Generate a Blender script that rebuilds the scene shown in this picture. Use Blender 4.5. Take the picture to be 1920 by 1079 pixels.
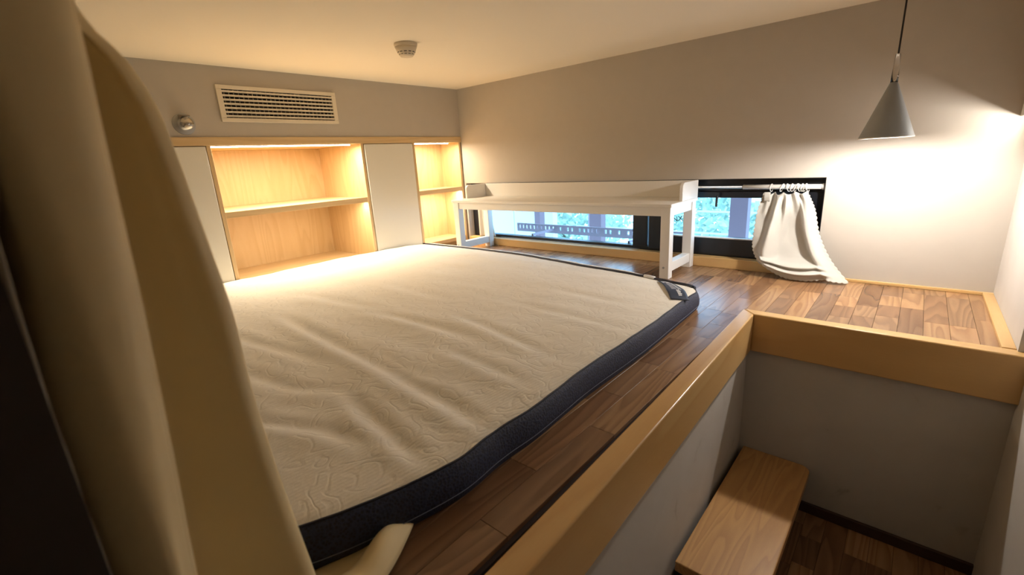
import bpy, bmesh, math, random
from mathutils import Vector, Matrix, noise

# ------------------------------------------------------------------ reset
for o in list(bpy.data.objects):
    bpy.data.objects.remove(o)
scene = bpy.context.scene
col = scene.collection
random.seed(7)

# ------------------------------------------------------------------ camera (metres; x along the window wall, y towards it, z up from the loft floor)
F_PX = 858.8
CAM = Vector((2.59847, -2.44258, 0.6))
YAW, PITCH, ROLL = math.radians(-41.71485), math.radians(-15.53036), math.radians(-3.34632)
fwd = Vector((math.sin(YAW) * math.cos(PITCH), math.cos(YAW) * math.cos(PITCH), math.sin(PITCH)))
rt = fwd.cross(Vector((0, 0, 1))).normalized()
upv = rt.cross(fwd)
r2 = rt * math.cos(ROLL) + upv * math.sin(ROLL)
u2 = -rt * math.sin(ROLL) + upv * math.cos(ROLL)
cd = bpy.data.cameras.new('camera')
cam = bpy.data.objects.new('camera', cd)
col.objects.link(cam)
cam.matrix_world = Matrix(((r2.x, u2.x, -fwd.x, CAM.x), (r2.y, u2.y, -fwd.y, CAM.y),
                           (r2.z, u2.z, -fwd.z, CAM.z), (0, 0, 0, 1)))
cd.sensor_fit = 'HORIZONTAL'
cd.sensor_width = 36.0
cd.lens = 36.0 * F_PX / 1920.0
cd.clip_start = 0.01
cd.dof.use_dof = True
cd.dof.focus_distance = 1.7
cd.dof.aperture_fstop = 4.5
scene.camera = cam

# ------------------------------------------------------------------ world: even pale blue daylight sky
w = bpy.data.worlds.new('sky')
scene.world = w
w.use_nodes = True
wn = w.node_tree.nodes
bg = wn['Background']
bg.inputs['Color'].default_value = (0.40, 0.70, 1.0, 1)
bg.inputs['Strength'].default_value = 1.9

scene.view_settings.view_transform = 'Standard'
scene.view_settings.look = 'None'
scene.view_settings.gamma = 1.0
scene.view_settings.use_curve_mapping = False
scene.view_settings.exposure = 1.5

WARM = (1.0, 0.85, 0.63)
WHITE = (1.0, 0.94, 0.87)
P_PENDANT = 7.2
P_SHELF = 3.9
P_SMALL = 1.5
P_WALL = 0.45


def light(name, kind, loc, power, color, size=0.1, size_y=None, rot=None, parent=None):
    l = bpy.data.lights.new(name, kind)
    l.energy = power
    l.color = color
    if kind == 'AREA':
        l.shape = 'RECTANGLE' if size_y else 'DISK'
        l.size = size
        if size_y:
            l.size_y = size_y
    else:
        l.shadow_soft_size = size
    o = bpy.data.objects.new(name, l)
    col.objects.link(o)
    loc = Vector(loc)
    if parent:
        o.parent = parent
        loc = loc - parent.location
    o.location = loc
    if rot:
        o.rotation_euler = rot
    return o


# ------------------------------------------------------------------ materials
def new_mat(name):
    m = bpy.data.materials.new(name)
    m.use_nodes = True
    nt = m.node_tree
    b = nt.nodes['Principled BSDF']
    return m, nt, b


def N(nt, t, **kw):
    n = nt.nodes.new(t)
    for k, v in kw.items():
        if k.startswith('i_'):
            n.inputs[k[2:].replace('_', ' ')].default_value = v
        else:
            setattr(n, k, v)
    return n


def ramp(nt, stops):
    r = nt.nodes.new('ShaderNodeValToRGB')
    e = r.color_ramp.elements
    e[0].position, e[0].color = stops[0][0], (*stops[0][1], 1)
    e[1].position, e[1].color = stops[-1][0], (*stops[-1][1], 1)
    for p, c in stops[1:-1]:
        x = e.new(p)
        x.color = (*c, 1)
    return r


def srgb(r, g, b):
    f = lambda c: c / 12.92 if c <= 0.04045 else ((c + 0.055) / 1.055) ** 2.4
    return (f(r / 255), f(g / 255), f(b / 255))


def plain(name, c, rough=0.5, metal=0.0, bump=0.0, bscale=60.0, var=0.0, spec=0.5):
    m, nt, b = new_mat(name)
    b.inputs['Base Color'].default_value = (*c, 1)
    b.inputs['Roughness'].default_value = rough
    b.inputs['Metallic'].default_value = metal
    b.inputs['Specular IOR Level'].default_value = spec
    tc = N(nt, 'ShaderNodeTexCoord')
    nz = N(nt, 'ShaderNodeTexNoise', i_Scale=bscale, i_Detail=4.0)
    nt.links.new(tc.outputs['Object'], nz.inputs['Vector'])
    if var > 0:
        nz2 = N(nt, 'ShaderNodeTexNoise', i_Scale=bscale * 0.12, i_Detail=3.0)
        nt.links.new(tc.outputs['Object'], nz2.inputs['Vector'])
        r = ramp(nt, [(0.3, tuple(x * (1 - var) for x in c)), (0.7, tuple(min(1, x * (1 + var)) for x in c))])
        nt.links.new(nz2.outputs['Fac'], r.inputs['Fac'])
        nt.links.new(r.outputs['Color'], b.inputs['Base Color'])
    if bump > 0:
        bp = N(nt, 'ShaderNodeBump', i_Strength=bump, i_Distance=0.002)
        nt.links.new(nz.outputs['Fac'], bp.inputs['Height'])
        nt.links.new(bp.outputs['Normal'], b.inputs['Normal'])
    return m


def wood(name, light_c, dark_c, axis='Y', stretch=9.0, scale=9.0, rings=26.0, contrast=0.6, rough=0.35,
         rand=0.0, tones=None, pore=0.25):
    """contour lines of a noise stretched along the grain give cathedral figure"""
    m, nt, b = new_mat(name)
    L = nt.links.new
    tc = N(nt, 'ShaderNodeTexCoord')
    oi = N(nt, 'ShaderNodeObjectInfo')
    mul = N(nt, 'ShaderNodeMath', operation='MULTIPLY')
    mul.inputs[1].default_value = 37.0
    L(oi.outputs['Random'], mul.inputs[0])
    add = N(nt, 'ShaderNodeVectorMath', operation='ADD')
    L(tc.outputs['Object'], add.inputs[0])
    L(mul.outputs[0], add.inputs[1])
    mp = N(nt, 'ShaderNodeMapping')
    s = [1.0, 1.0, 1.0]
    s['XYZ'.index(axis)] = 1.0 / stretch
    mp.inputs['Scale'].default_value = s
    L(add.outputs[0], mp.inputs['Vector'])
    nz = N(nt, 'ShaderNodeTexNoise', i_Scale=scale, i_Detail=1.5, i_Roughness=0.45)
    L(mp.outputs[0], nz.inputs['Vector'])
    m1 = N(nt, 'ShaderNodeMath', operation='MULTIPLY')
    m1.inputs[1].default_value = rings
    L(nz.outputs['Fac'], m1.inputs[0])
    fr = N(nt, 'ShaderNodeMath', operation='FRACT')
    L(m1.outputs[0], fr.inputs[0])
    fib = N(nt, 'ShaderNodeTexNoise', i_Scale=scale * 32, i_Detail=3.0)
    L(mp.outputs[0], fib.inputs['Vector'])
    r1 = ramp(nt, [(0.0, (0, 0, 0)), (0.72, (1, 1, 1)), (0.9, (0.8, 0.8, 0.8)), (1.0, (0, 0, 0))])
    L(fr.outputs[0], r1.inputs['Fac'])
    mixf = N(nt, 'ShaderNodeMix', data_type='FLOAT')
    mixf.inputs['Factor'].default_value = pore
    L(r1.outputs['Color'], mixf.inputs['A'])
    L(fib.outputs['Fac'], mixf.inputs['B'])
    cm = N(nt, 'ShaderNodeMix', data_type='RGBA')
    L(mixf.outputs['Result'], cm.inputs['Factor'])
    lo = tuple(d * contrast + l * (1 - contrast) for l, d in zip(light_c, dark_c))
    cm.inputs['A'].default_value = (*lo, 1)
    cm.inputs['B'].default_value = (*light_c, 1)
    out = cm.outputs['Result']
    if tones:
        tr = ramp(nt, tones)
        tr.color_ramp.interpolation = 'CONSTANT'
        L(oi.outputs['Random'], tr.inputs['Fac'])
        mm = N(nt, 'ShaderNodeMix', data_type='RGBA', blend_type='MULTIPLY')
        mm.inputs['Factor'].default_value = 1.0
        L(out, mm.inputs['A'])
        L(tr.outputs['Color'], mm.inputs['B'])
        out = mm.outputs['Result']
    L(out, b.inputs['Base Color'])
    b.inputs['Roughness'].default_value = rough
    bp = N(nt, 'ShaderNodeBump', i_Strength=0.12, i_Distance=0.001)
    L(mixf.outputs['Result'], bp.inputs['Height'])
    L(bp.outputs['Normal'], b.inputs['Normal'])
    return m


def emit(name, c, s):
    m, nt, b = new_mat(name)
    b.inputs['Base Color'].default_value = (*c, 1)
    b.inputs['Emission Color'].default_value = (*c, 1)
    b.inputs['Emission Strength'].default_value = s
    return m


M = {}
M['ceiling'] = plain('ceiling_paint', srgb(243, 233, 214), 0.9, bump=0.05, bscale=120)
M['wall'] = plain('grey_wall_paint', srgb(187, 179, 168), 0.75, bump=0.06, bscale=140, var=0.015)
M['oak'] = wood('oak_veneer', srgb(216, 188, 142), srgb(190, 154, 104), axis='Z', stretch=10, scale=9, rings=9,
                contrast=0.55, rough=0.42, pore=0.45)
M['oak_y'] = wood('oak_veneer_long', srgb(216, 188, 142), srgb(190, 154, 104), axis='Y', stretch=14, scale=9, rings=9,
                  contrast=0.6, rough=0.45, pore=0.5)
M['kerb'] = wood('varnished_beech', srgb(214, 176, 118), srgb(184, 138, 82), axis='Y', stretch=7, scale=6, rings=5,
                 contrast=0.6, rough=0.24, pore=0.35)
M['kerb_x'] = wood('varnished_beech_cross', srgb(214, 176, 118), srgb(184, 138, 82), axis='X', stretch=9, scale=6, rings=5,
                   contrast=0.45, rough=0.32, pore=0.4)
M['step'] = wood('oak_laminate_step', srgb(206, 160, 100), srgb(150, 104, 58), axis='Y', stretch=11, scale=14, rings=14,
                 contrast=0.6, rough=0.38, pore=0.4)
TONES = [(0.0, (1, 1, 1)), (0.22, (0.78, 0.72, 0.70)), (0.45, (1.22, 1.2, 1.12)), (0.62, (0.90, 0.84, 0.80)),
         (0.8, (0.66, 0.60, 0.58)), (0.92, (1.32, 1.28, 1.2))]
M['walnut'] = wood('walnut_laminate', srgb(160, 124, 90), srgb(96, 66, 43), axis='Y', stretch=9, scale=11, rings=12,
                   contrast=0.62, rough=0.27, tones=TONES, pore=0.3)
M['walnut_base'] = plain('floor_underlay', srgb(48, 32, 24), 0.7)
M['white_door'] = plain('white_lacquer', srgb(226, 222, 210), 0.35)
M['white_paint'] = plain('white_painted_wood', srgb(232, 228, 222), 0.42, bump=0.03)
M['vent_white'] = plain('vent_enamel', srgb(222, 212, 192), 0.45)
M['vent_grey'] = plain('vent_blade_grey', srgb(176, 166, 146), 0.6)
M['duct_steel'] = plain('galvanised_duct', srgb(110, 106, 100), 0.6)
M['black_frame'] = plain('black_aluminium', srgb(22, 23, 28), 0.32)
M['plastic'] = plain('off_white_plastic', srgb(222, 208, 184), 0.45)
M['dark_slot'] = plain('dark_slot', srgb(25, 20, 16), 0.8)
M['chrome'] = plain('chrome', srgb(180, 174, 164), 0.22, metal=1.0)
M['steel'] = plain('brushed_steel', srgb(170, 170, 168), 0.35, metal=0.9)
M['lamp_grey'] = plain('lamp_grey_enamel', srgb(152, 156, 158), 0.5)
M['lamp_in'] = plain('lamp_white_inside', srgb(240, 238, 232), 0.6)
M['cord'] = plain('black_cord', srgb(28, 24, 22), 0.6)
M['dark_wood'] = plain('dark_brown_laminate', srgb(52, 42, 37), 0.5, bump=0.05)
M['dark_base'] = plain('dark_brown_baseboard', srgb(74, 54, 44), 0.5, var=0.1)
M['led'] = emit('led_diffuser', (1.0, 0.88, 0.70), 8.0)
M['bulb'] = emit('lamp_bulb', (1.0, 0.92, 0.8), 8.0)


def make_dirty_wall():
    m, nt, b = new_mat('scuffed_stair_wall_paint')
    L = nt.links.new
    tc = N(nt, 'ShaderNodeTexCoord')
    n1 = N(nt, 'ShaderNodeTexNoise', i_Scale=7.0, i_Detail=5.0, i_Distortion=0.6)
    L(tc.outputs['Object'], n1.inputs['Vector'])
    r = ramp(nt, [(0.22, srgb(160, 150, 140)), (0.34, srgb(196, 190, 182)), (0.8, srgb(202, 197, 190))])
    L(n1.outputs['Fac'], r.inputs['Fac'])
    L(r.outputs['Color'], b.inputs['Base Color'])
    b.inputs['Roughness'].default_value = 0.7
    return m


M['stair_wall'] = make_dirty_wall()


def fabric(name, c, rough=0.85, weave=900.0, strength=0.15, sheen=0.2, back=0.0):
    m, nt, b = new_mat(name)
    L = nt.links.new
    b.inputs['Base Color'].default_value = (*c, 1)
    b.inputs['Roughness'].default_value = rough
    b.inputs['Sheen Weight'].default_value = sheen
    tc = N(nt, 'ShaderNodeTexCoord')
    nz = N(nt, 'ShaderNodeTexNoise', i_Scale=weave, i_Detail=2.0)
    n2 = N(nt, 'ShaderNodeTexNoise', i_Scale=5.0, i_Detail=3.0)
    L(tc.outputs['Object'], nz.inputs['Vector'])
    L(tc.outputs['Object'], n2.inputs['Vector'])
    r = ramp(nt, [(0.3, tuple(x * 0.95 for x in c)), (0.7, tuple(min(1, x * 1.04) for x in c))])
    L(n2.outputs['Fac'], r.inputs['Fac'])
    L(r.outputs['Color'], b.inputs['Base Color'])
    bp = N(nt, 'ShaderNodeBump', i_Strength=strength, i_Distance=0.0006)
    L(nz.outputs['Fac'], bp.inputs['Height'])
    L(bp.outputs['Normal'], b.inputs['Normal'])
    return m


M['curtain'] = fabric('yellow_blackout_fabric', srgb(234, 212, 162), 0.62, sheen=0.1)
M['lining'] = fabric('grey_curtain_lining', srgb(196, 186, 168), 0.75)

M['cloth'] = fabric('light_grey_window_cloth', srgb(196, 192, 184), 0.9, weave=700, strength=0.3)
M['navy'] = None


def make_quilt():
    m, nt, b = new_mat('cream_quilted_knit')
    L = nt.links.new
    tc = N(nt, 'ShaderNodeTexCoord')
    # vermicelli stitching: contour lines of a smooth noise
    n1 = N(nt, 'ShaderNodeTexNoise', i_Scale=15.0, i_Detail=0.8, i_Distortion=0.5)
    L(tc.outputs['Object'], n1.inputs['Vector'])
    a = N(nt, 'ShaderNodeMath', operation='MULTIPLY')
    a.inputs[1].default_value = 5.0
    L(n1.outputs['Fac'], a.inputs[0])
    pp = N(nt, 'ShaderNodeMath', operation='PINGPONG')
    pp.inputs[1].default_value = 0.5
    L(a.outputs[0], pp.inputs[0])
    st = ramp(nt, [(0.0, (0, 0, 0)), (0.22, (1, 1, 1))])
    L(pp.outputs[0], st.inputs['Fac'])
    # knit ribs
    mp = N(nt, 'ShaderNodeMapping')
    mp.inputs['Rotation'].default_value = (0, 0, math.radians(8))
    L(tc.outputs['Object'], mp.inputs['Vector'])
    wv = N(nt, 'ShaderNodeTexWave', i_Scale=34.0, i_Distortion=1.2, i_Detail=1.0)
    wv.inputs['Detail Scale'].default_value = 3.0
    L(mp.outputs[0], wv.inputs['Vector'])
    sp = N(nt, 'ShaderNodeTexNoise', i_Scale=240.0, i_Detail=2.0)
    L(tc.outputs['Object'], sp.inputs['Vector'])
    n3 = N(nt, 'ShaderNodeTexNoise', i_Scale=26.0, i_Detail=3.0)
    L(tc.outputs['Object'], n3.inputs['Vector'])
    s1 = N(nt, 'ShaderNodeMath', operation='MULTIPLY_ADD')
    s1.inputs[1].default_value = 0.40
    L(wv.outputs['Fac'], s1.inputs[0])
    L(st.outputs['Color'], s1.inputs[2])
    s2 = N(nt, 'ShaderNodeMath', operation='MULTIPLY_ADD')
    s2.inputs[1].default_value = 1.1
    L(n3.outputs['Fac'], s2.inputs[0])
    L(s1.outputs[0], s2.inputs[2])
    bp = N(nt, 'ShaderNodeBump', i_Strength=0.28, i_Distance=0.0020)
    L(s2.outputs[0], bp.inputs['Height'])
    L(bp.outputs['Normal'], b.inputs['Normal'])
    base = srgb(228, 221, 207)
    cr = ramp(nt, [(0.0, srgb(150, 134, 108)), (0.30, base), (0.8, srgb(234, 228, 216))])
    # sparse specks of lint
    vr = N(nt, 'ShaderNodeTexNoise', i_Scale=420.0, i_Detail=1.0)
    L(tc.outputs['Object'], vr.inputs['Vector'])
    L(vr.outputs['Fac'], cr.inputs['Fac'])
    mx = N(nt, 'ShaderNodeMix', data_type='RGBA', blend_type='MULTIPLY')
    mx.inputs['Factor'].default_value = 0.03
    L(cr.outputs['Color'], mx.inputs['A'])
    L(st.outputs['Color'], mx.inputs['B'])
    L(mx.outputs['Result'], b.inputs['Base Color'])
    b.inputs['Roughness'].default_value = 0.92
    b.inputs['Sheen Weight'].default_value = 0.15
    return m


M['quilt'] = make_quilt()


def make_navy():
    m, nt, b = new_mat('navy_spacer_mesh')
    L = nt.links.new
    tc = N(nt, 'ShaderNodeTexCoord')
    vo = N(nt, 'ShaderNodeTexVoronoi', i_Scale=190.0)
    L(tc.outputs['Object'], vo.inputs['Vector'])
    r = ramp(nt, [(0.15, srgb(20, 24, 40)), (0.6, srgb(40, 48, 76))])
    L(vo.outputs['Distance'], r.inputs['Fac'])
    L(r.outputs['Color'], b.inputs['Base Color'])
    b.inputs['Roughness'].default_value = 0.7
    bp = N(nt, 'ShaderNodeBump', i_Strength=0.6, i_Distance=0.001)
    L(vo.outputs['Distance'], bp.inputs['Height'])
    L(bp.outputs['Normal'], b.inputs['Normal'])
    return m


M['navy'] = make_navy()
M['navy_tape'] = plain('navy_tape', srgb(30, 33, 50), 0.6)
M['stitch'] = plain('pale_stitching', srgb(120, 128, 150), 0.7)
M['print_white'] = plain('white_print', srgb(225, 222, 220), 0.6)
M['print_grey'] = plain('grey_print', srgb(140, 136, 140), 0.6)


def make_glass():
    m, nt, b = new_mat('window_glass')
    b.inputs['Base Color'].default_value = (0.80, 0.93, 1.0, 1)
    b.inputs['Roughness'].default_value = 0.0
    b.inputs['IOR'].default_value = 1.05
    b.inputs['Transmission Weight'].default_value = 1.0
    return m


M['glass'] = make_glass()
M['acrylic'] = make_glass()
M['acrylic'].name = 'clear_acrylic'
M['acrylic'].node_tree.nodes['Principled BSDF'].inputs['Base Color'].default_value = (0.97, 0.95, 0.92, 1)
M['acrylic'].node_tree.nodes['Principled BSDF'].inputs['IOR'].default_value = 1.35
M['leaf'] = plain('tree_leaf', srgb(165, 186, 170), 0.6, var=0.3, bscale=40)
M['bark'] = plain('tree_bark', srgb(90, 80, 70), 0.9)
M['render'] = plain('pale_render', srgb(200, 205, 210), 0.8)
M['post_out'] = plain('outdoor_post_paint', srgb(118, 92, 100), 0.6)
M['rail_out'] = plain('outdoor_rail_paint', srgb(150, 130, 140), 0.5)


# ------------------------------------------------------------------ mesh helpers
class MB:
    def __init__(self):
        self.v, self.f = [], []

    def box(self, a, b):
        x0, x1 = sorted((a[0], b[0]))
        y0, y1 = sorted((a[1], b[1]))
        z0, z1 = sorted((a[2], b[2]))
        return self.hexa([(x0, y0, z0), (x1, y0, z0), (x1, y1, z0), (x0, y1, z0),
                          (x0, y0, z1), (x1, y0, z1), (x1, y1, z1), (x0, y1, z1)])

    def hexa(self, p):
        i = len(self.v)
        self.v += [tuple(q) for q in p]
        for f in ((0, 3, 2, 1), (4, 5, 6, 7), (0, 1, 5, 4), (1, 2, 6, 5), (2, 3, 7, 6), (3, 0, 4, 7)):
            self.f.append(tuple(i + k for k in f))
        return self

    def prism(self, poly, ext):
        """closed 3D polygon extruded along ext"""
        i, n = len(self.v), len(poly)
        e = Vector(ext)
        self.v += [tuple(Vector(p)) for p in poly] + [tuple(Vector(p) + e) for p in poly]
        self.f.append(tuple(range(i, i + n))[::-1])
        self.f.append(tuple(range(i + n, i + 2 * n)))
        for k in range(n):
            self.f.append((i + k, i + (k + 1) % n, i + n + (k + 1) % n, i + n + k))
        return self

    def lathe(self, prof, c, axis='Z', n=32, cap=True):
        """prof: list of (radius, height)"""
        i = len(self.v)
        c = Vector(c)
        for r, h in prof:
            for k in range(n):
                a = 2 * math.pi * k / n
                ca, sa = r * math.cos(a), r * math.sin(a)
                d = {'Z': (ca, sa, h), 'X': (h, ca, sa), 'Y': (sa, h, ca)}[axis]
                self.v.append(tuple(c + Vector(d)))
        for j in range(len(prof) - 1):
            for k in range(n):
                a, b = i + j * n + k, i + j * n + (k + 1) % n
                self.f.append((a, b, b + n, a + n))
        if cap:
            self.f.append(tuple(range(i, i + n))[::-1])
            m = i + (len(prof) - 1) * n
            self.f.append(tuple(range(m, m + n)))
        return self

    def tube(self, pts, r, n=10, closed=False, cap=True):
        pts = [Vector(p) for p in pts]
        i, m = len(self.v), len(pts)
        ref = Vector((0, 0, 1))
        t0 = (pts[1] - pts[0]).normalized()
        if abs(t0.dot(ref)) > 0.9:
            ref = Vector((1, 0, 0))
        for k, p in enumerate(pts):
            if closed:
                t = pts[(k + 1) % m] - pts[k - 1]
            else:
                t = pts[min(k + 1, m - 1)] - pts[max(k - 1, 0)]
            t.normalize()
            a = t.cross(ref)
            if a.length < 1e-5:
                a = t.cross(Vector((0, 1, 0)))
            a.normalize()
            b = a.cross(t).normalized()
            ref = b
            rr = r[k] if isinstance(r, (list, tuple)) else r
            for q in range(n):
                ang = 2 * math.pi * q / n
                self.v.append(tuple(p + a * rr * math.cos(ang) + b * rr * math.sin(ang)))
        for k in range(m if closed else m - 1):
            for q in range(n):
                a0 = i + k * n
                b0 = i + ((k + 1) % m) * n
                self.f.append((a0 + q, a0 + (q + 1) % n, b0 + (q + 1) % n, b0 + q))
        if cap and not closed:
            self.f.append(tuple(range(i, i + n))[::-1])
            self.f.append(tuple(range(i + (m - 1) * n, i + m * n)))
        return self

    def grid(self, fn, nu, nv):
        i = len(self.v)
        for a in range(nu + 1):
            for b in range(nv + 1):
                self.v.append(tuple(fn(a / nu, b / nv)))
        for a in range(nu):
            for b in range(nv):
                p = i + a * (nv + 1) + b
                self.f.append((p, p + nv + 1, p + nv + 2, p + 1))
        return self

    def build(self, name, mat, parent=None, bevel=0.0, smooth=False, solid=0.0, origin=None, seg=2, harden=False):
        xs, ys, zs = zip(*self.v)
        o0 = Vector(origin) if origin else Vector(((min(xs) + max(xs)) / 2, (min(ys) + max(ys)) / 2, min(zs)))
        me = bpy.data.meshes.new(name)
        me.from_pydata([tuple(Vector(p) - o0) for p in self.v], [], self.f)
        me.update()
        bm = bmesh.new()
        bm.from_mesh(me)
        bmesh.ops.recalc_face_normals(bm, faces=bm.faces)
        bm.to_mesh(me)
        bm.free()
        if isinstance(mat, str):
            mat = M[mat]
        me.materials.append(mat)
        if smooth:
            for p in me.polygons:
                p.use_smooth = True
        ob = bpy.data.objects.new(name, me)
        col.objects.link(ob)
        if parent:
            ob.parent = parent
            ob.location = o0 - world_loc(parent)
        else:
            ob.location = o0
        if solid:
            md = ob.modifiers.new('thickness', 'SOLIDIFY')
            md.thickness = solid
            md.offset = 0
        if bevel:
            md = ob.modifiers.new('bevel', 'BEVEL')
            md.width = bevel
            md.segments = seg
            if harden:
                md.harden_normals = True
                for p in me.polygons:
                    p.use_smooth = True
            md.limit_method = 'ANGLE'
            md.angle_limit = math.radians(40)
        return ob


def world_loc(o):
    l = Vector(o.location)
    while o.parent:
        o = o.parent
        l += o.location
    return l


def empty(name, loc):
    o = bpy.data.objects.new(name, None)
    col.objects.link(o)
    o.location = loc
    o.empty_display_size = 0.05
    return o


def tag(o, label, cat, group=None):
    o['label'] = label
    o['category'] = cat
    if group:
        o['group'] = group
    return o


def struct(o, label, cat=None):
    o['kind'] = 'structure'
    o['label'] = label
    o['category'] = cat or o.name.split('_')[0].split('.')[0]
    return o


def lerp(a, b, t):
    return a + (b - a) * t


def table(tab, x):
    if x <= tab[0][0]:
        return tab[0][1]
    for (a, va), (b, vb) in zip(tab, tab[1:]):
        if x <= b:
            t = (x - a) / (b - a)
            return va + (vb - va) * t
    return tab[-1][1]


def smoothtable(tab, x):
    """Catmull-Rom through the table"""
    if x <= tab[0][0]:
        return tab[0][1]
    if x >= tab[-1][0]:
        return tab[-1][1]
    for i in range(len(tab) - 1):
        if x <= tab[i + 1][0]:
            a, b = tab[i], tab[i + 1]
            p = tab[i - 1] if i > 0 else a
            q = tab[i + 2] if i + 2 < len(tab) else b
            t = (x - a[0]) / (b[0] - a[0])
            h = b[0] - a[0]
            m0 = (b[1] - p[1]) / max(b[0] - p[0], 1e-6) * h
            m1 = (q[1] - a[1]) / max(q[0] - a[0], 1e-6) * h
            t2, t3 = t * t, t * t * t
            return (2 * t3 - 3 * t2 + 1) * a[1] + (t3 - 2 * t2 + t) * m0 + (-2 * t3 + 3 * t2) * b[1] + (t3 - t2) * m1


# ------------------------------------------------------------------ the setting
H = 1.11            # ceiling over the loft floor
XR = 2.868          # right wall
YN = -3.7           # wall behind the camera
ZL = -0.745         # stair landing floor
WT = 0.451          # top of the low window
WX0, WX1 = 0.02, 2.291
XA, YB = 2.19, -0.665   # stairwell walls under the loft

# loft floor slab (L shaped) with planks as children
mb = MB()
mb.prism([(-0.6, 0, -0.135), (XR, 0, -0.135), (XR, YB + 0.02, -0.135), (2.17, YB + 0.02, -0.135), (2.17, -2.6, -0.135),
          (-0.6, -2.6, -0.135)], (0, 0, 0.125))
floor = struct(mb.build('floor', 'walnut_base'), 'walnut laminate strip floor of the sleeping loft')

SW = 0.0637
plank_cache = {}


def plank(x, y0, y1, z, parent, width=SW):
    ln = round(y1 - y0, 3)
    key = (ln, width)
    if key not in plank_cache:
        g = 0.0004
        c = 0.0004
        hw, hl, t = width / 2 - g, ln / 2 - g, 0.0095
        v = [(-hw, -hl, 0), (hw, -hl, 0), (hw, hl, 0), (-hw, hl, 0),
             (-hw, -hl, t - c), (hw, -hl, t - c), (hw, hl, t - c), (-hw, hl, t - c),
             (-hw + c, -hl + c, t), (hw - c, -hl + c, t), (hw - c, hl - c, t), (-hw + c, hl - c, t)]
        f = [(3, 2, 1, 0), (8, 9, 10, 11)]
        for k in range(4):
            n = (k + 1) % 4
            f += [(k, n, 4 + n, 4 + k), (4 + k, 4 + n, 8 + n, 8 + k)]
        me = bpy.data.meshes.new('plank')
        me.from_pydata(v, [], f)
        me.update()
        me.materials.append(M['walnut'])
        plank_cache[key] = me
    o = bpy.data.objects.new('plank', plank_cache[key])
    col.objects.link(o)
    o.parent = parent
    o.location = Vector((x, (y0 + y1) / 2, z - 0.0095)) - world_loc(parent)
    return o


rnd = random.Random(11)
LENS = (0.14, 0.22, 0.30, 0.36, 0.42)
nrow = int(math.ceil(2.86 / SW))
for i in range(nrow):
    x = 2.162 - SW / 2 + (i - 33) * SW
    if x - SW / 2 < 0.0:
        continue
    wd = SW
    if x + SW / 2 > XR:
        continue
    end = YB + 0.03 if x > 2.165 else (-2.56 if x > 1.90 else -0.85)
    y = -0.0005 + rnd.choice((0.0, 0.0, 0.08, 0.12))
    y = min(y, -0.0005)
    first = rnd.choice((0.10, 0.18, 0.26, 0.36))
    while y > end + 0.001:
        ln = first if first else rnd.choice(LENS)
        first = None
        y0 = max(y - ln, end)
        if y0 - end < 0.05:
            y0 = end
        plank(x, y0, y, 0.0, floor)
        y = y0

# stair landing floor
mb = MB().box((XA - 0.25, YN, ZL - 0.08), (XR + 0.1, YB + 0.05, ZL - 0.0095))
low = struct(mb.build('floor_landing', 'walnut_base'), 'dark walnut strip floor at the bottom of the stairwell', 'floor')
rnd = random.Random(5)
for i in range(11):
    x = XA + SW / 2 + i * SW
    y = YB - 0.0005
    first = rnd.choice((0.08, 0.14, 0.2, 0.3))
    while y > -2.0:
        ln = first if first else rnd.choice(LENS)
        first = None
        if x < XR + 0.03:
            plank(x, y - ln, y, ZL, low)
        y -= ln

# ceiling
struct(MB().box((-0.6, YN - 0.1, H), (XR + 0.1, 0.12, H + 0.08)).build('ceiling', 'ceiling'), 'low cream painted ceiling')

# window wall
mb = MB()
mb.box((-0.62, 0, WT), (XR + 0.1, 0.12, H))
mb.box((-0.62, 0, -0.14), (WX0, 0.12, WT))
mb.box((WX1, 0, -0.14), (XR + 0.1, 0.12, WT))
mb.box((WX0, 0, -0.14), (WX1, 0.12, 0.0))
struct(mb.build('wall_back', 'wall'), 'grey painted wall above the low strip window')

# wall above the shelves
VY0, VY1, VZ0, VZ1 = -1.571, -0.960, 0.858, 1.026
vfw = 0.024
dy0, dy1, dz0, dz1 = VY0 + vfw, VY1 - vfw, VZ0 + vfw * 0.75, VZ1 - vfw * 0.75
mb = MB()
mb.box((-0.62, -2.62, 0.787), (0.0, 0.0, dz0)).box((-0.62, -2.62, dz1), (0.0, 0.0, H))
mb.box((-0.62, -2.62, dz0), (0.0, dy0, dz1)).box((-0.62, dy1, dz0), (0.0, 0.0, dz1))
struct(mb.build('wall_left', 'wall'), 'grey painted wall above the built-in shelves')
struct(MB().box((-0.68, -2.62, -0.14), (-0.62, 0.0, H)).build('wall_left_backing', 'wall'),
       'wall behind the built-in shelves', 'wall')
# right wall with the thicker upper part
mb = MB().box((XR, -0.655, ZL - 0.05), (XR + 0.1, 0.0, H))
mb.box((XR + 0.021, YN, ZL - 0.05), (XR + 0.1, -0.655, H))
struct(mb.build('wall_right', 'stair_wall'), 'pale grey right wall of the stairwell')
struct(MB().box((2.833, YN, 0.648), (XR + 0.02, 0.0, H)).build('trim_1', 'wall', bevel=0.002),
       'boxed-in bulkhead along the top of the right wall', 'trim')
# wall behind the camera and the near end of the loft
struct(MB().box((XA - 0.2, YN - 0.1, ZL - 0.05), (XR + 0.1, YN, H)).build('wall_front', 'wall'),
       'grey wall behind the stairs')
struct(MB().box((-0.62, -2.68, -0.14), (2.1, -2.60, H)).build('wall_near', 'wall'), 'grey wall at the near end of the loft')
struct(MB().box((XA - 0.2, YN, ZL - 0.05), (XA - 0.1, -2.68, H)).build('wall_stair_side', 'wall'),
       'grey wall beside the lower stairs', 'wall')
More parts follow.
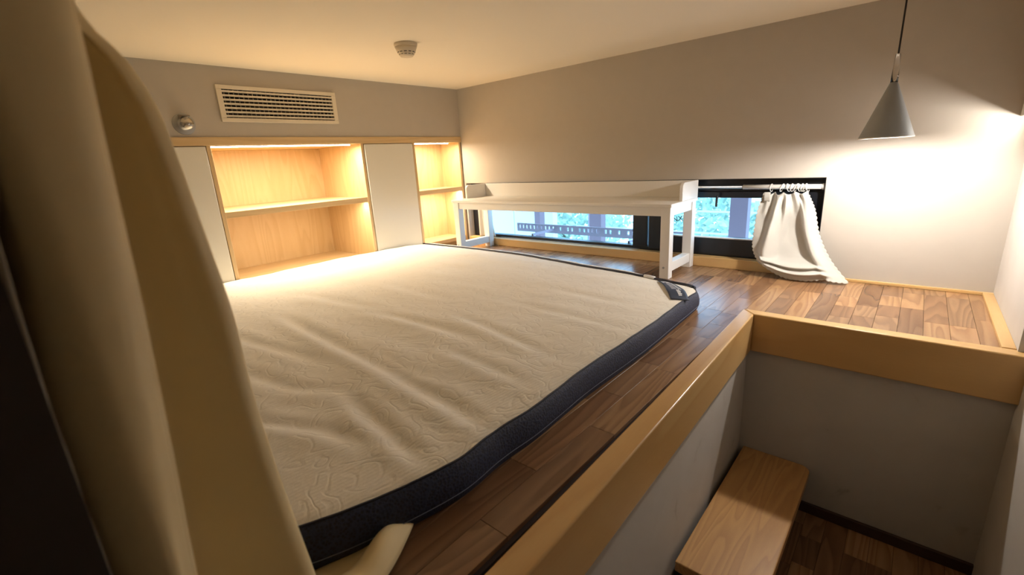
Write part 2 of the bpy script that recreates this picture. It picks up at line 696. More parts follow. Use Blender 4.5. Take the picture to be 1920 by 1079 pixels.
# walls under the loft
struct(MB().box((XA - 0.06, YN + 0.9, ZL - 0.05), (XA, YB + 0.06, -0.06)).build('wall_stair_left', 'stair_wall'),
       'scuffed white wall under the long timber kerb', 'wall')
struct(MB().box((XA, YB, ZL - 0.05), (XR + 0.03, YB + 0.06, -0.06)).build('wall_stair_end', 'stair_wall'),
       'scuffed grey wall under the short timber kerb', 'wall')

# timber kerbs around the stair opening
ZK, ZKB = 0.010, -0.135
xi0, xo0 = 2.160, 2.207   # far end
xi1, xo1 = 2.186, 2.240   # near end
yk0, yk1 = -0.690, -2.43


def kx(xa, xb, y):
    t = (y + 0.69) / (-2.05 + 0.69)
    return xa + (xb - xa) * t


mb = MB()
far_i, far_o = (kx(xi0, xi1, -0.64), -0.64), (kx(xo0, xo1, -0.69), -0.69)
nr_i, nr_o = (kx(xi0, xi1, yk1), yk1), (kx(xo0, xo1, yk1), yk1)
mb.hexa([(nr_i[0], nr_i[1], ZKB), (nr_o[0], nr_o[1], ZKB), (far_o[0], far_o[1], ZKB), (far_i[0], far_i[1], ZKB),
         (nr_i[0], nr_i[1], ZK), (nr_o[0], nr_o[1], ZK), (far_o[0], far_o[1], ZK), (far_i[0], far_i[1], ZK)])
struct(mb.build('trim_2', 'kerb', bevel=0.005, seg=5, harden=True), 'long varnished timber kerb along the loft edge', 'trim')
mb = MB()
XE = XR + 0.03
mb.hexa([(far_o[0], -0.69, ZKB), (XE, -0.692, ZKB), (XE, -0.64, ZKB), (far_i[0], -0.64, ZKB),
         (far_o[0], -0.69, ZK), (XE, -0.692, ZK), (XE, -0.64, ZK), (far_i[0], -0.64, ZK)])
struct(mb.build('trim_3', 'kerb_x', bevel=0.005, seg=5, harden=True), 'short timber kerb across the alcove edge above the step', 'trim')
# low trims at the foot of the walls
struct(MB().box((2.298, -0.014, 0), (XR, 0.0, 0.012)).build('baseboard_back', 'kerb_x', bevel=0.002),
       'thin pale wood baseboard under the window wall')
struct(MB().box((XR - 0.03, -0.64, 0), (XR, -0.014, 0.012)).build('baseboard_right', 'kerb', bevel=0.002),
       'pale wood baseboard strip along the right wall of the alcove')
struct(MB().box((WX0, -0.006, 0.0), (2.296, 0.05, 0.052)).build('trim_4', 'kerb_x', bevel=0.003),
       'pale wood sill board under the strip window', 'trim')
struct(MB().box((XA + 0.002, YB - 0.012, ZL), (XR + 0.021, YB, ZL + 0.04)).build('baseboard_stair', 'dark_base', bevel=0.002),
       'dark brown baseboard on the landing', 'baseboard')

# ------------------------------------------------------------------ strip window
win = empty('window_1', (1.15, 0.075, 0.05))
struct(win, 'long low black framed strip window', 'window')


def wbox(name, a, b, mat='black_frame', bevel=0.002):
    return MB().box(a, b).build(name, mat, win, bevel=bevel)


FY0, FY1 = 0.052, 0.10
wbox('top_rail', (WX0, FY0, 0.385), (WX1, FY1, WT))
wbox('reveal_lining', (WX0, 0.0015, WT - 0.004), (WX1, FY0, WT))
wbox('reveal_lining', (WX1 - 0.004, 0.0015, 0.052), (WX1, FY0, WT - 0.004))
wbox('bottom_rail', (WX0, FY0, 0.04), (WX1, FY1, 0.072))
wbox('stile', (WX0, FY0, 0.072), (WX0 + 0.06, FY1, 0.385))
wbox('stile', (2.16, FY0, 0.072), (WX1, FY1, 0.385))
wbox('mullion', (1.356, FY0, 0.072), (1.446, FY1, 0.385))
wbox('mullion', (1.462, FY0 - 0.012, 0.060), (1.578, FY1, 0.385))
wbox('sash_rail', (1.578, FY0 - 0.012, 0.060), (2.16, FY1, 0.148))
wbox('sash_rail', (1.578, FY0 - 0.012, 0.355), (2.16, FY1, 0.385))
wbox('glazing_bead', (1.578, FY0 - 0.016, 0.146), (2.16, FY0, 0.152), 'white_paint', 0.0005)
wbox('sill_track', (0.3, 0.030, 0.05), (1.40, FY0, 0.056), 'steel', 0.0005)
wbox('pane', (WX0 + 0.06, 0.074, 0.072), (1.356, 0.078, 0.385), 'glass', 0)
wbox('pane', (1.446, 0.074, 0.072), (1.462, 0.078, 0.385), 'glass', 0)
right_pane = wbox('pane', (1.578, 0.074, 0.148), (2.16, 0.078, 0.355), 'glass', 0)
h = MB().box((1.822, 0.020, 0.365), (1.842, 0.042, 0.383))
h.tube([(1.832, 0.028, 0.372), (1.832, 0.018, 0.352), (1.832, 0.016, 0.312)], [0.006, 0.0065, 0.0055], 10)
h.build('window_handle', 'black_frame', win, bevel=0.001)


def text_mesh(body, size, mat, name, parent, mw):
    cu = bpy.data.curves.new(name, 'FONT')
    cu.body = body
    cu.size = size
    cu.extrude = 0.0002
    cu.align_x = 'CENTER'
    cu.align_y = 'CENTER'
    t = bpy.data.objects.new(name + '_tmp', cu)
    col.objects.link(t)
    dg = bpy.context.evaluated_depsgraph_get()
    me = bpy.data.meshes.new_from_object(t.evaluated_get(dg))
    bpy.data.objects.remove(t)
    me.name = name
    me.materials.clear()
    me.materials.append(M[mat])
    o = bpy.data.objects.new(name, me)
    col.objects.link(o)
    o.parent = parent
    m2 = mw.copy()
    m2.translation = mw.translation - world_loc(parent)
    o.matrix_local = m2
    return o


text_mesh('NXT', 0.040, 'dark_slot', 'sticker_lettering', right_pane,
          Matrix.Translation((1.625, 0.0735, 0.236)) @ Matrix.Rotation(math.radians(-8), 4, 'Y') @
          Matrix.Rotation(math.radians(90), 4, 'X'))

# ------------------------------------------------------------------ built-in shelves (front plane x = 0)
tb = MB().box((-0.58, -2.45, 0.748), (0.006, -0.002, 0.787)).build('shelf_top', 'oak_y', bevel=0.0015)
tag(tb, 'long oak top board running over the whole built-in shelf wall', 'top board')


def open_unit(name, y0, y1, depth, zbot, shelf_z, label, back_split=True):
    e = empty(name, ((-depth) / 2, (y0 + y1) / 2, 0.0))
    tag(e, label, 'shelf')
    t = 0.018
    MB().box((-depth, y0, 0.0), (-depth + 0.012, y1, 0.7475)).build('back_panel', 'oak', e)
    MB().box((-depth + 0.0125, y0, 0.0), (0.002, y0 + t, 0.7475)).build('side_panel', 'oak', e, bevel=0.001)
    MB().box((-depth + 0.0125, y1 - t, 0.0), (0.002, y1, 0.7475)).build('side_panel', 'oak', e, bevel=0.001)
    MB().box((-depth + 0.0125, y0 + t, zbot - 0.028), (0.0, y1 - t, zbot)).build('bottom_board', 'oak_y', e, bevel=0.001)
    MB().box((-depth + 0.0125, y0 + t, shelf_z - 0.031), (0.0, y1 - t, shelf_z)).build('shelf_board', 'oak_y', e, bevel=0.001)
    MB().box((-0.05, y0 + t, 0.0), (-0.03, y1 - t, zbot - 0.028)).build('plinth', 'oak_y', e)
    return e


big = open_unit('open_shelf_unit', -1.662, -0.817, 0.535, 0.045, 0.428,
                'wide open oak shelf unit with one middle shelf behind the mattress')
small = open_unit('open_shelf_unit', -0.446, -0.010, 0.215, 0.060, 0.430,
                  'narrow open oak shelf unit in the corner beside the white bench')


def door_unit(y0, y1, label):
    e = empty('white_cabinet', (-0.25, (y0 + y1) / 2, 0.0))
    tag(e, label, 'cabinet')
    MB().box((-0.53, y0, 0.0), (-0.014, y1, 0.7475)).build('cabinet_body', 'oak', e)
    MB().box((-0.013, y0 + 0.002, 0.03), (0.006, y1 - 0.002, 0.744)).build('cabinet_door', 'white_door', e, bevel=0.0015)
    return e


door_unit(-0.814, -0.449, 'white-fronted cabinet between the wide and the narrow oak shelves')
door_unit(-2.02, -1.665, 'white-fronted cabinet beside the yellow curtain')
door_unit(-2.40, -2.023, 'white-fronted cabinet hidden behind the yellow curtain')


def led(y0, y1, z, x, label, power, mat='led'):
    e = empty('led_strip', (x, (y0 + y1) / 2, z - 0.008))
    tag(e, label, 'light strip', None)
    MB().box((x - 0.010, y0, z - 0.003), (x + 0.010, y1, z)).build('channel', 'steel', e)
    MB().box((x - 0.008, y0 + 0.002, z - 0.008), (x + 0.008, y1 - 0.002, z - 0.003)).build('diffuser', mat, e)
    light('led_light', 'AREA', (x, (y0 + y1) / 2, z - 0.0095), power, WARM, 0.012, abs(y1 - y0) - 0.01, None, e)
    return e


led(-1.642, -0.90, 0.7475, -0.012, 'glowing light strip under the top board of the wide shelf', P_SHELF)
led(-0.425, -0.12, 0.7475, -0.012, 'glowing light strip under the top board of the narrow corner shelf', P_SMALL)
led(-1.64, -0.84, 0.4062, -0.03, 'light strip under the middle board of the wide shelf', P_SHELF * 0.45)
led(-0.425, -0.03, 0.4080, -0.03, 'light strip under the middle board of the narrow corner shelf', P_SMALL * 0.9)

# ------------------------------------------------------------------ mattress
XRT = [(-2.40, 1.86), (-2.24, 1.962), (-2.14, 2.0), (-1.99, 2.034), (-1.87, 2.029), (-1.76, 2.033), (-1.53, 2.024),
       (-1.24, 2.030), (-0.95, 2.020), (-0.74, 2.012), (-0.60, 2.0)]
YFT = [(0.0, -0.445), (0.25, -0.447), (0.55, -0.449), (1.0, -0.460), (1.4, -0.535), (1.74, -0.590), (1.9, -0.625),
       (2.05, -0.665)]
YNE = -2.30


def seg_dist(px, py, a, b):
    ax, ay = a
    bx, by = b
    dx, dy = bx - ax, by - ay
    t = max(0, min(1, ((px - ax) * dx + (py - ay) * dy) / (dx * dx + dy * dy)))
    return math.hypot(px - ax - t * dx, py - ay - t * dy), t


CREASE = []
for line, dp, wd_ in (
        ([(0.85, -1.79), (1.027, -1.805), (1.529, -1.834), (1.875, -1.859), (2.037, -1.885)], 0.010, 0.024),
        ([(1.30, -1.775), (1.64, -1.80), (1.80, -1.80)], 0.004, 0.02),
        ([(1.10, -2.09), (1.336, -2.067), (1.492, -2.038), (1.609, -1.967)], 0.006, 0.024),
        ([(1.609, -1.967), (1.846, -2.007), (2.001, -2.029)], 0.009, 0.020),
        ([(1.40, -2.20), (1.592, -2.153), (1.725, -2.087), (1.889, -2.052)], 0.006, 0.020),
        ([(1.10, -1.585), (1.269, -1.562), (1.474, -1.552), (1.674, -1.562)], 0.006, 0.024),
        ([(1.40, -1.43), (1.549, -1.451), (1.753, -1.496), (1.921, -1.527)], 0.005, 0.022),
        ([(0.60, -1.60), (0.808, -1.573), (1.20, -1.531)], 0.004, 0.028),
        ([(1.62, -1.66), (1.78, -1.67), (1.961, -1.69)], 0.005, 0.022),
        ([(0.85, -2.00), (1.042, -1.973), (1.292, -1.932), (1.45, -1.92)], 0.005, 0.022),
        ([(1.45, -1.20), (1.75, -1.23), (1.97, -1.25)], 0.003, 0.024),
        ([(0.75, -1.30), (1.25, -1.32)], 0.003, 0.030),
        ([(1.5, -0.98), (1.9, -1.02)], 0.003, 0.025)):
    CREASE.append((line, dp, wd_))


def crease_z(x, y):
    z = 0.0
    for line, dp, wd_ in CREASE:
        if y > max(p[1] for p in line) + 0.12 or y < min(p[1] for p in line) - 0.12:
            continue
        best, side, tt = 9, 1, 0
        n_ = len(line) - 1
        for k in range(n_):
            q, t = seg_dist(x, y, line[k], line[k + 1])
            if q < best:
                a, b = line[k], line[k + 1]
                best, tt = q, (k + t) / n_
                side = 1 if (b[0] - a[0]) * (y - a[1]) - (b[1] - a[1]) * (x - a[0]) > 0 else -1
        fade = min(1, tt * 3, (1 - tt) * 4) * 0.85 + 0.15
        z -= dp * fade * math.exp(-(best / wd_) ** 2)
        # the cloth stands up on the near side of the crease
        z += (0.75 if side < 0 else 0.3) * dp * fade * math.exp(-((best - wd_ * 1.8) / (wd_ * 1.2)) ** 2)
    return z


def mat_z(x, y, s, t):
    z = 0.087
    z += 0.005 * noise.noise((x * 1.6, y * 2.4, 0.3)) + 0.0030 * noise.noise((x * 4, y * 11, 1.7))
    z += 0.0010 * noise.noise((x * 21, y * 21, 4.1))
    z += 0.75 * crease_z(x, y)
    # falls to the far edge and rounds over at the rims
    df = s_far(x) - y
    z -= 0.020 * math.exp(-max(df, 0) / 0.10)
    dr = smoothtable(XRT, y) - x
    z -= 0.006 * math.exp(-(max(dr, 0) / 0.012))
    if x < 0.12:
        z -= 0.004 * (1 - x / 0.12)
    return z


def s_far(x):
    return smoothtable(YFT, x)


CORN = 0.075      # far right corner radius
mattress = empty('mattress', (1.0, -1.4, 0.0))
tag(mattress, 'cream quilted floor mattress with navy mesh side on the loft floor', 'mattress')


def top_pt(s, t):
    # s: 0 at shelf .. 1 at the navy side ; t: 0 far .. 1 near
    y = lerp(-0.66, YNE, t)
    for _ in range(3):
        xr = smoothtable(XRT, y) - 0.004
        x = 0.006 + s * (xr - 0.006)
        y = lerp(s_far(x), YNE, t)
    # rounded far corner
    cx_, cy_ = smoothtable(XRT, y) - CORN, s_far(x) - CORN
    if x > cx_ and y > cy_:
        dx, dy = (x - cx_) / CORN, (y - cy_) / CORN
        m_ = max(dx, dy)
        l_ = math.hypot(dx, dy)
        k = m_ / l_ if l_ > 1e-6 else 1
        x, y = cx_ + dx * k * CORN, cy_ + dy * k * CORN
    return x, y


def top_fn(s, t):
    x, y = top_pt(s, t)
    return (x, y, mat_z(x, y, s, t))


MB().grid(top_fn, 220, 190).build('quilted_top', 'quilt', mattress, smooth=True)


def rim(n):
    """points round the far edge, the corner and the navy side to the near end: (x, y, z, outward)"""
    pts = []
    for k in range(n + 1):
        pts.append(top_fn(k / n, 0.0))
    far = pts
    side = [top_fn(1.0, k / n) for k in range(n + 1)]
    return far, side


far_rim, side_rim = rim(160)


def outward(path):
    res = []
    for k, p in enumerate(path):
        a, b = path[max(k - 1, 0)], path[min(k + 1, len(path) - 1)]
        d = Vector((b[0] - a[0], b[1] - a[1], 0))
        if d.length < 1e-6:
            d = Vector((1, 0, 0))
        d.normalize()
        res.append(Vector((-d.y, d.x, 0)))
    return res


def skirt(path, prof, flip=1, taper=None):
    """sweep profile [(out, z or fraction)] ; fraction of rim height"""
    nm = outward(path)
    m_ = MB()
    n_, k_ = len(path), len(prof)
    for i_, (p, d) in enumerate(zip(path, nm)):
        for o_, f_ in prof:
            q = Vector(p) + d * o_ * flip * (taper(i_ / (n_ - 1)) if taper else 1.0)
            m_.v.append((q.x, q.y, p[2] * f_))
    for i in range(n_ - 1):
        for j in range(k_ - 1):
            a = i * k_ + j
            m_.f.append((a, a + 1, a + k_ + 1, a + k_))
    return m_


# navy mesh side (from the far corner to the near end, continuing round the near end)
side_rim2 = [p for p in side_rim]
skirt(side_rim2, [(0.0, 1.0), (0.004, 0.97), (0.010, 0.80), (0.014, 0.55), (0.014, 0.35), (0.010, 0.14), (0.003, 0.0)]
      ).build('side_band', 'navy', mattress, smooth=True)
st = [Vector(p) + d * 0.0135 for p, d in zip(side_rim2, outward(side_rim2))]
MB().tube([(q.x, q.y, p[2] * 0.27) for q, p in zip(st, side_rim2)][6:], 0.0007, 5).build('seam_stitching', 'stitch', mattress)
# far shoulder in the same cream knit, then its foot on the floor
skirt(far_rim, [(0.0, 1.0), (0.016, 1.04), (0.042, 1.04), (0.062, 0.86), (0.071, 0.40), (0.063, 0.0)],
      taper=lambda t: 1.0 if t < 0.8 else max(0.12, 1 - (t - 0.8) / 0.15)).build('far_side', 'quilt', mattress, smooth=True)
near_rim = [top_fn(1 - k / 80, 1.0) for k in range(81)]
skirt(near_rim, [(0.0, 1.0), (0.010, 0.8), (0.014, 0.4), (0.004, 0.0)]).build('near_side', 'navy', mattress, smooth=True)
left_rim = [top_fn(0.0, 1 - k / 80) for k in range(81)]
skirt(left_rim, [(0.0, 1.0), (0.002, 0.7), (0.002, 0.3), (0.0, 0.0)]).build('shelf_side', 'quilt', mattress, smooth=True)
MB().tube([(p[0], p[1], p[2] + 0.0015) for p in far_rim], 0.0088, 8).build('zip_tape', 'navy_tape', mattress, smooth=True)
MB().tube([(p[0] + 0.001, p[1], p[2] + 0.0002) for p in side_rim], 0.0022, 8).build('piping', 'navy_tape', mattress, smooth=True)
# white pull end on the zip and the printed brand tape across the corner
zx = 1.735
zp = [(x, s_far(x) - 0.002, mat_z(x, s_far(x), 0, 0) + 0.007) for x in (zx, zx + 0.018, zx + 0.036, zx + 0.052)]
MB().tube(zp, [0.0072, 0.0085, 0.0085, 0.008], 12).build('zip_end_cover', 'print_white', mattress, smooth=True)


def tape_pt(u, v):
    # u along the tape from the zip to the navy side, v across
    a, b = Vector((1.828, -0.640, 0)), Vector((2.006, -0.876, 0))
    d = (b - a)
    n_ = Vector((-d.y, d.x, 0)).normalized()
    wd = lerp(0.022, 0.066, min(1, u * 1.6))
    q = a + d * u + n_ * (v - 0.5) * wd + n_ * 0.012 * math.sin(u * math.pi)
    z = mat_z(q.x, q.y, 0, 0) + 0.006 * math.sin(min(1, u * 1.1) * math.pi) + 0.0035
    return (q.x, q.y, z)


brand = MB().grid(tape_pt, 20, 8).build('brand_tape', 'navy_tape', mattress, smooth=True, solid=0.0016)


def on_tape(u0, u1, v0, v1, name, mat):
    MB().grid(lambda u, v: Vector(tape_pt(lerp(u0, u1, u), lerp(v0, v1, v))) + Vector((0, 0, 0.0012)), 6, 3).build(
        name, mat, brand, solid=0.0004)


on_tape(0.10, 0.24, 0.55, 0.85, 'printed_mark', 'print_white')
on_tape(0.12, 0.22, 0.18, 0.42, 'printed_mark', 'print_white')
for k in range(3):
    on_tape(0.28 + 0.12 * k, 0.385 + 0.12 * k, 0.32, 0.62, 'printed_mark', 'print_grey')
on_tape(0.26, 0.64, 0.70, 0.745, 'printed_mark', 'print_white')
on_tape(0.28, 0.66, 0.80, 0.83, 'printed_mark', 'print_white')
for k in range(5):
    on_tape(0.66 + 0.045 * k, 0.69 + 0.045 * k, 0.52, 0.70 + 0.03 * (k % 2), 'printed_letter', 'print_white')

# ------------------------------------------------------------------ white bench
BX0, BX1, BY0, BY1 = 0.228, 1.748, -0.350, -0.010
bench = empty('bench', ((BX0 + BX1) / 2, (BY0 + BY1) / 2, 0.0))
tag(bench, 'long white wooden bench with raised back and sides under the window wall', 'bench')
BT = 0.362
MB().box((BX0, BY0, BT - 0.016), (BX1, BY1, BT)).build('bench_top', 'white_paint', bench, bevel=0.003)
lw = 0.046
lx = (BX0 + 0.008, BX1 - 0.008 - lw)
ly = (BY0 + 0.010, BY1 - 0.002 - lw)
for x in lx:
    for y in ly:
        leg = MB().box((x, y, 0.0), (x + lw, y + lw, BT - 0.016)).build('leg', 'white_paint', bench, bevel=0.002)
        if y == ly[0]:
            MB().lathe([(0.0055, 0.0), (0.0055, -0.002), (0.003, -0.0025)], (x + lw * 0.45, ly[0], 0.055), 'Y', 14).build('screw', 'steel', leg)
MB().box((lx[0] + lw, ly[0] + 0.010, BT - 0.060), (lx[1], ly[0] + 0.030, BT - 0.016)).build('front_apron', 'white_paint', bench, bevel=0.0015)
MB().box((lx[0] + lw, ly[1] + 0.012, BT - 0.050), (lx[1], ly[1] + 0.032, BT - 0.016)).build('back_apron', 'white_paint', bench, bevel=0.0015)
for x in lx:
    MB().box((x + 0.006, ly[0] + lw, BT - 0.060), (x + lw - 0.006, ly[1], BT - 0.016)).build('side_apron', 'white_paint', bench, bevel=0.0015)
    MB().box((x + 0.004, ly[0] + lw, 0.030), (x + lw - 0.004, ly[1], 0.076)).build('side_stretcher', 'white_paint', bench, bevel=0.002)
MB().box((BX0 + 0.020, BY1 - 0.018, BT), (BX1 - 0.018, BY1, 0.449)).build('back_board', 'white_paint', bench, bevel=0.002)
for x in (BX0 + 0.002, BX1 - 0.018):
    yf, yb_ = -0.215, BY1
    r_ = 0.028
    poly = [(x, yb_, BT), (x, yb_, 0.450)]
    for k in range(7):
        a = math.pi / 2 * k / 6
        poly.append((x, yf + r_ - r_ * math.sin(a), 0.450 - r_ + r_ * math.cos(a)))
    poly.append((x, yf, BT))
    MB().prism(poly, (0.016, 0, 0)).build('side_board', 'white_paint', bench, bevel=0.002)

# ------------------------------------------------------------------ vent grille on the shelf wall
VY0, VY1, VZ0, VZ1 = -1.571, -0.960, 0.858, 1.026
vent = empty('vent_grille', (0.0, (VY0 + VY1) / 2, VZ0))
tag(vent, 'white rectangular air vent grille high on the shelf wall', 'vent')
fw = 0.024
mb = MB()
mb.box((0.0, VY0, VZ0), (0.012, VY1, VZ0 + fw * 0.75))
mb.box((0.0, VY0, VZ1 - fw * 0.75), (0.012, VY1, VZ1))
mb.box((0.0, VY0, VZ0 + fw * 0.75), (0.012, VY0 + fw, VZ1 - fw * 0.75))
mb.box((0.0, VY1 - fw, VZ0 + fw * 0.75), (0.012, VY1, VZ1 - fw * 0.75))
mb.build('frame', 'vent_white', vent, bevel=0.0012)
mb = MB().box((-0.36, dy0, dz0), (-0.355, dy1, dz1))
mb.box((-0.355, dy0, dz0), (-0.001, dy0 + 0.001, dz1)).box((-0.355, dy1 - 0.001, dz0), (-0.001, dy1, dz1))
mb.box((-0.355, dy0, dz0), (-0.001, dy1, dz0 + 0.001)).box((-0.355, dy0, dz1 - 0.001), (-0.001, dy1, dz1))
mb.build('duct', 'duct_steel', vent)
ih = (VZ1 - VZ0 - 1.5 * fw)
nsl = 7
slat_me = None
rs = random.Random(3)
for k in range(nsl):
    zc = VZ0 + fw * 0.75 + ih * (k + 0.5) / nsl
    tilt = 0.006 + rs.uniform(-0.004, 0.004)
    y0, y1 = VY0 + fw, VY1 - fw
    hh = 0.0042
    MB().hexa([(0.004, y0, zc - hh - 0.001), (0.011, y0, zc - hh + tilt * 0.3), (0.011, y1, zc - hh + tilt * 0.3), (0.004, y1, zc - hh - 0.001),
               (0.004, y0, zc + hh - 0.002), (0.011, y0, zc + hh * 0.9), (0.011, y1, zc + hh * 0.9), (0.004, y1, zc + hh - 0.002)]
              ).build('slat', 'vent_white', vent)
for k in range(26):
    y = VY0 + fw + (VY1 - VY0 - 2 * fw) * (k + 0.5) / 26
    MB().box((0.001, y - 0.0018, VZ0 + fw * 0.75), (0.0035, y + 0.0018, VZ1 - fw * 0.75)).build('blade', 'vent_grey', vent)

# ------------------------------------------------------------------ sprinkler head
sp = empty('sprinkler_head', (0.0, -1.731, 0.845))
tag(sp, 'small chrome sidewall sprinkler head below the left end of the vent', 'sprinkler')
c = (0.0, -1.731, 0.845)
MB().lathe([(0.047, 0.0), (0.046, 0.002), (0.038, 0.003), (0.026, 0.004), (0.018, 0.010), (0.014, 0.010)], c, 'X', 28).build('rosette', 'steel', sp)
MB().lathe([(0.012, 0.008), (0.012, 0.022), (0.009, 0.024), (0.007, 0.030)], c, 'X', 18).build('body', 'chrome', sp, smooth=True)
for s in (-1, 1):
    MB().tube([(0.020, c[1] + s * 0.010, c[2]), (0.034, c[1] + s * 0.016, c[2]), (0.050, c[1] + s * 0.004, c[2])], 0.0028, 8).build('frame_arm', 'chrome', sp, smooth=True)
MB().tube([(0.028, c[1], c[2]), (0.048, c[1], c[2])], 0.0022, 8).build('glass_bulb', 'chrome', sp, smooth=True)
mb = MB().lathe([(0.005, 0.049), (0.026, 0.051), (0.026, 0.0525), (0.004, 0.053)], c, 'X', 20)
mb.build('deflector', 'chrome', sp, smooth=True)
MB().hexa([(0.012, c[1] - 0.020, c[2] + 0.020), (0.060, c[1] - 0.014, c[2] + 0.030), (0.060, c[1] + 0.014, c[2] + 0.030), (0.012, c[1] + 0.020, c[2] + 0.020),
           (0.012, c[1] - 0.020, c[2] + 0.040), (0.060, c[1] - 0.014, c[2] + 0.033), (0.060, c[1] + 0.014, c[2] + 0.033), (0.012, c[1] + 0.020, c[2] + 0.040)]
          ).build('hood', 'chrome', sp)

# ------------------------------------------------------------------ smoke detector
sc = (0.842, -1.070, H)
sd = empty('smoke_detector', (sc[0], sc[1], H - 0.055))
tag(sd, 'round off-white smoke detector on the ceiling', 'smoke detector')
MB().lathe([(0.049, 0.0), (0.050, -0.006), (0.048, -0.014)], sc, 'Z', 40).build('base', 'plastic', sd, smooth=True, bevel=0.001)
dome = MB().lathe([(0.047, -0.014), (0.040, -0.032), (0.030, -0.047), (0.026, -0.052), (0.012, -0.054)], sc, 'Z', 40).build('dome', 'plastic', sd, smooth=True)
for row, (rr, zz, hl) in enumerate(((0.0382, -0.0350, 0.0023), (0.0325, -0.0432, 0.0023))):
    for k in range(12):
        a0 = 2 * math.pi * k / 12 + 0.12
        a1 = a0 + 0.34
        mb = MB()
        for a in (a0, (a0 + a1) / 2, a1):
            for dr, dz in ((0.0006, hl), (-0.0008, -hl), (-0.006, -hl), (-0.006, hl)):
                mb.v.append((sc[0] + (rr + dr) * math.cos(a), sc[1] + (rr + dr) * math.sin(a), H + zz + dz))
        for j in range(2):
            for q in range(4):
                mb.f.append((j * 4 + q, j * 4 + (q + 1) % 4, j * 4 + 4 + (q + 1) % 4, j * 4 + 4 + q))
        mb.f += [(0, 1, 2, 3), (8, 11, 10, 9)]
        mb.build('vent_slot', 'dark_slot', dome)

# ------------------------------------------------------------------ pendant lamp
PL = (2.490, -0.35)
pend = empty('pendant_lamp', (PL[0], PL[1], 0.602))
tag(pend, 'grey cone pendant lamp on a black cord in front of the window wall', 'lamp')
Z0 = 0.602
MB().lathe([(0.0765, Z0), (0.0765, Z0 + 0.002), (0.0115, Z0 + 0.174), (0.0105, Z0 + 0.176), (0.0095, Z0 + 0.174),
            (0.0740, Z0 + 0.003), (0.0740, Z0)], (PL[0], PL[1], 0), 'Z', 56, cap=False).build('shade', 'lamp_grey', pend, smooth=True)
MB().lathe([(0.0772, Z0 - 0.001), (0.0772, Z0 + 0.0025), (0.0735, Z0 + 0.0025), (0.0735, Z0 - 0.001), (0.0772, Z0 - 0.001)],
           (PL[0], PL[1], 0), 'Z', 56, cap=False).build('rim', 'lamp_in', pend)
MB().lathe([(0.0105, Z0 + 0.174), (0.0085, Z0 + 0.225), (0.0065, Z0 + 0.262), (0.003, Z0 + 0.264)], (PL[0], PL[1], 0), 'Z', 24
           ).build('neck', 'acrylic', pend, smooth=True)
MB().tube([(PL[0], PL[1], Z0 + 0.262), (PL[0], PL[1], H - 0.02)], 0.0026, 8).build('cord', 'cord', pend)
MB().lathe([(0.045, H - 0.022), (0.048, H - 0.018), (0.048, H)], (PL[0], PL[1], 0), 'Z', 32).build('ceiling_rose', 'lamp_grey', pend)
MB().lathe([(0.004, Z0 + 0.03), (0.016, Z0 + 0.036), (0.019, Z0 + 0.048), (0.014, Z0 + 0.066), (0.009, Z0 + 0.08), (0.009, Z0 + 0.12)],
           (PL[0], PL[1], 0), 'Z', 24).build('bulb', 'bulb', pend, smooth=True)
light('pendant_light', 'POINT', (PL[0], PL[1], Z0 + 0.012), P_PENDANT, WHITE, 0.016, parent=pend)

# ------------------------------------------------------------------ slim wall light under the bulkhead (beyond the frame)
wl = empty('wall_light_offscreen', (XR, -0.16, 0.620))
tag(wl, 'slim light bar on the right wall under the bulkhead', 'wall light')
MB().box((XR - 0.004, -0.26, 0.629), (XR, -0.04, 0.647)).build('channel', 'steel', wl)
MB().box((XR - 0.010, -0.255, 0.632), (XR - 0.004, -0.045, 0.644)).build('diffuser', 'led', wl)
light('wall_led_offscreen', 'AREA', (XR - 0.0115, -0.15, 0.638), P_WALL, WHITE, 0.010, 0.20, (0, math.radians(90), 0), wl)

# ------------------------------------------------------------------ stair step
stp = empty('stair_step', (2.322, -1.02, ZL))
tag(stp, 'oak stair step with rounded corner against the stairwell wall', 'step')
sx0, sx1, sy0, sy1, sz = 2.208, 2.438, -1.362, -0.667, -0.553
poly = [(sx0, sy0, sz - 0.035), (sx1 - 0.01, sy0, sz - 0.035), (sx1, sy0 + 0.01, sz - 0.035)]
r_ = 0.035
for k in range(7):
    a = math.pi / 2 * k / 6
    poly.append((sx1 - r_ + r_ * math.cos(a), sy1 - r_ + r_ * math.sin(a), sz - 0.035))
poly.append((sx0, sy1, sz - 0.035))
MB().prism(poly, (0, 0, 0.035)).build('tread', 'step', stp, bevel=0.003)
MB().box((sx0 + 0.004, sy0 + 0.02, ZL), (sx1 - 0.025, sy1 - 0.006, sz - 0.035)).build('riser_box', 'dark_wood', stp)

# ------------------------------------------------------------------ dark jamb at the near end of the loft edge, with an added post darkening the curtain gap
jm = MB().box((2.185, -2.60, ZL), (2.275, -2.4430, H)).build('door_1', 'dark_wood', bevel=0.0)
struct(jm, 'dark brown laminate jamb beside the yellow curtain', 'door')
pj = MB().box((2.06, -2.60, 0.0), (2.13, -2.425, H)).build('trim_5', 'dark_wood')  # added post; its dark brown stands in for shade in the curtain gap
struct(pj, 'added dark brown post standing in for the shadow gap beside the yellow curtain', 'trim')

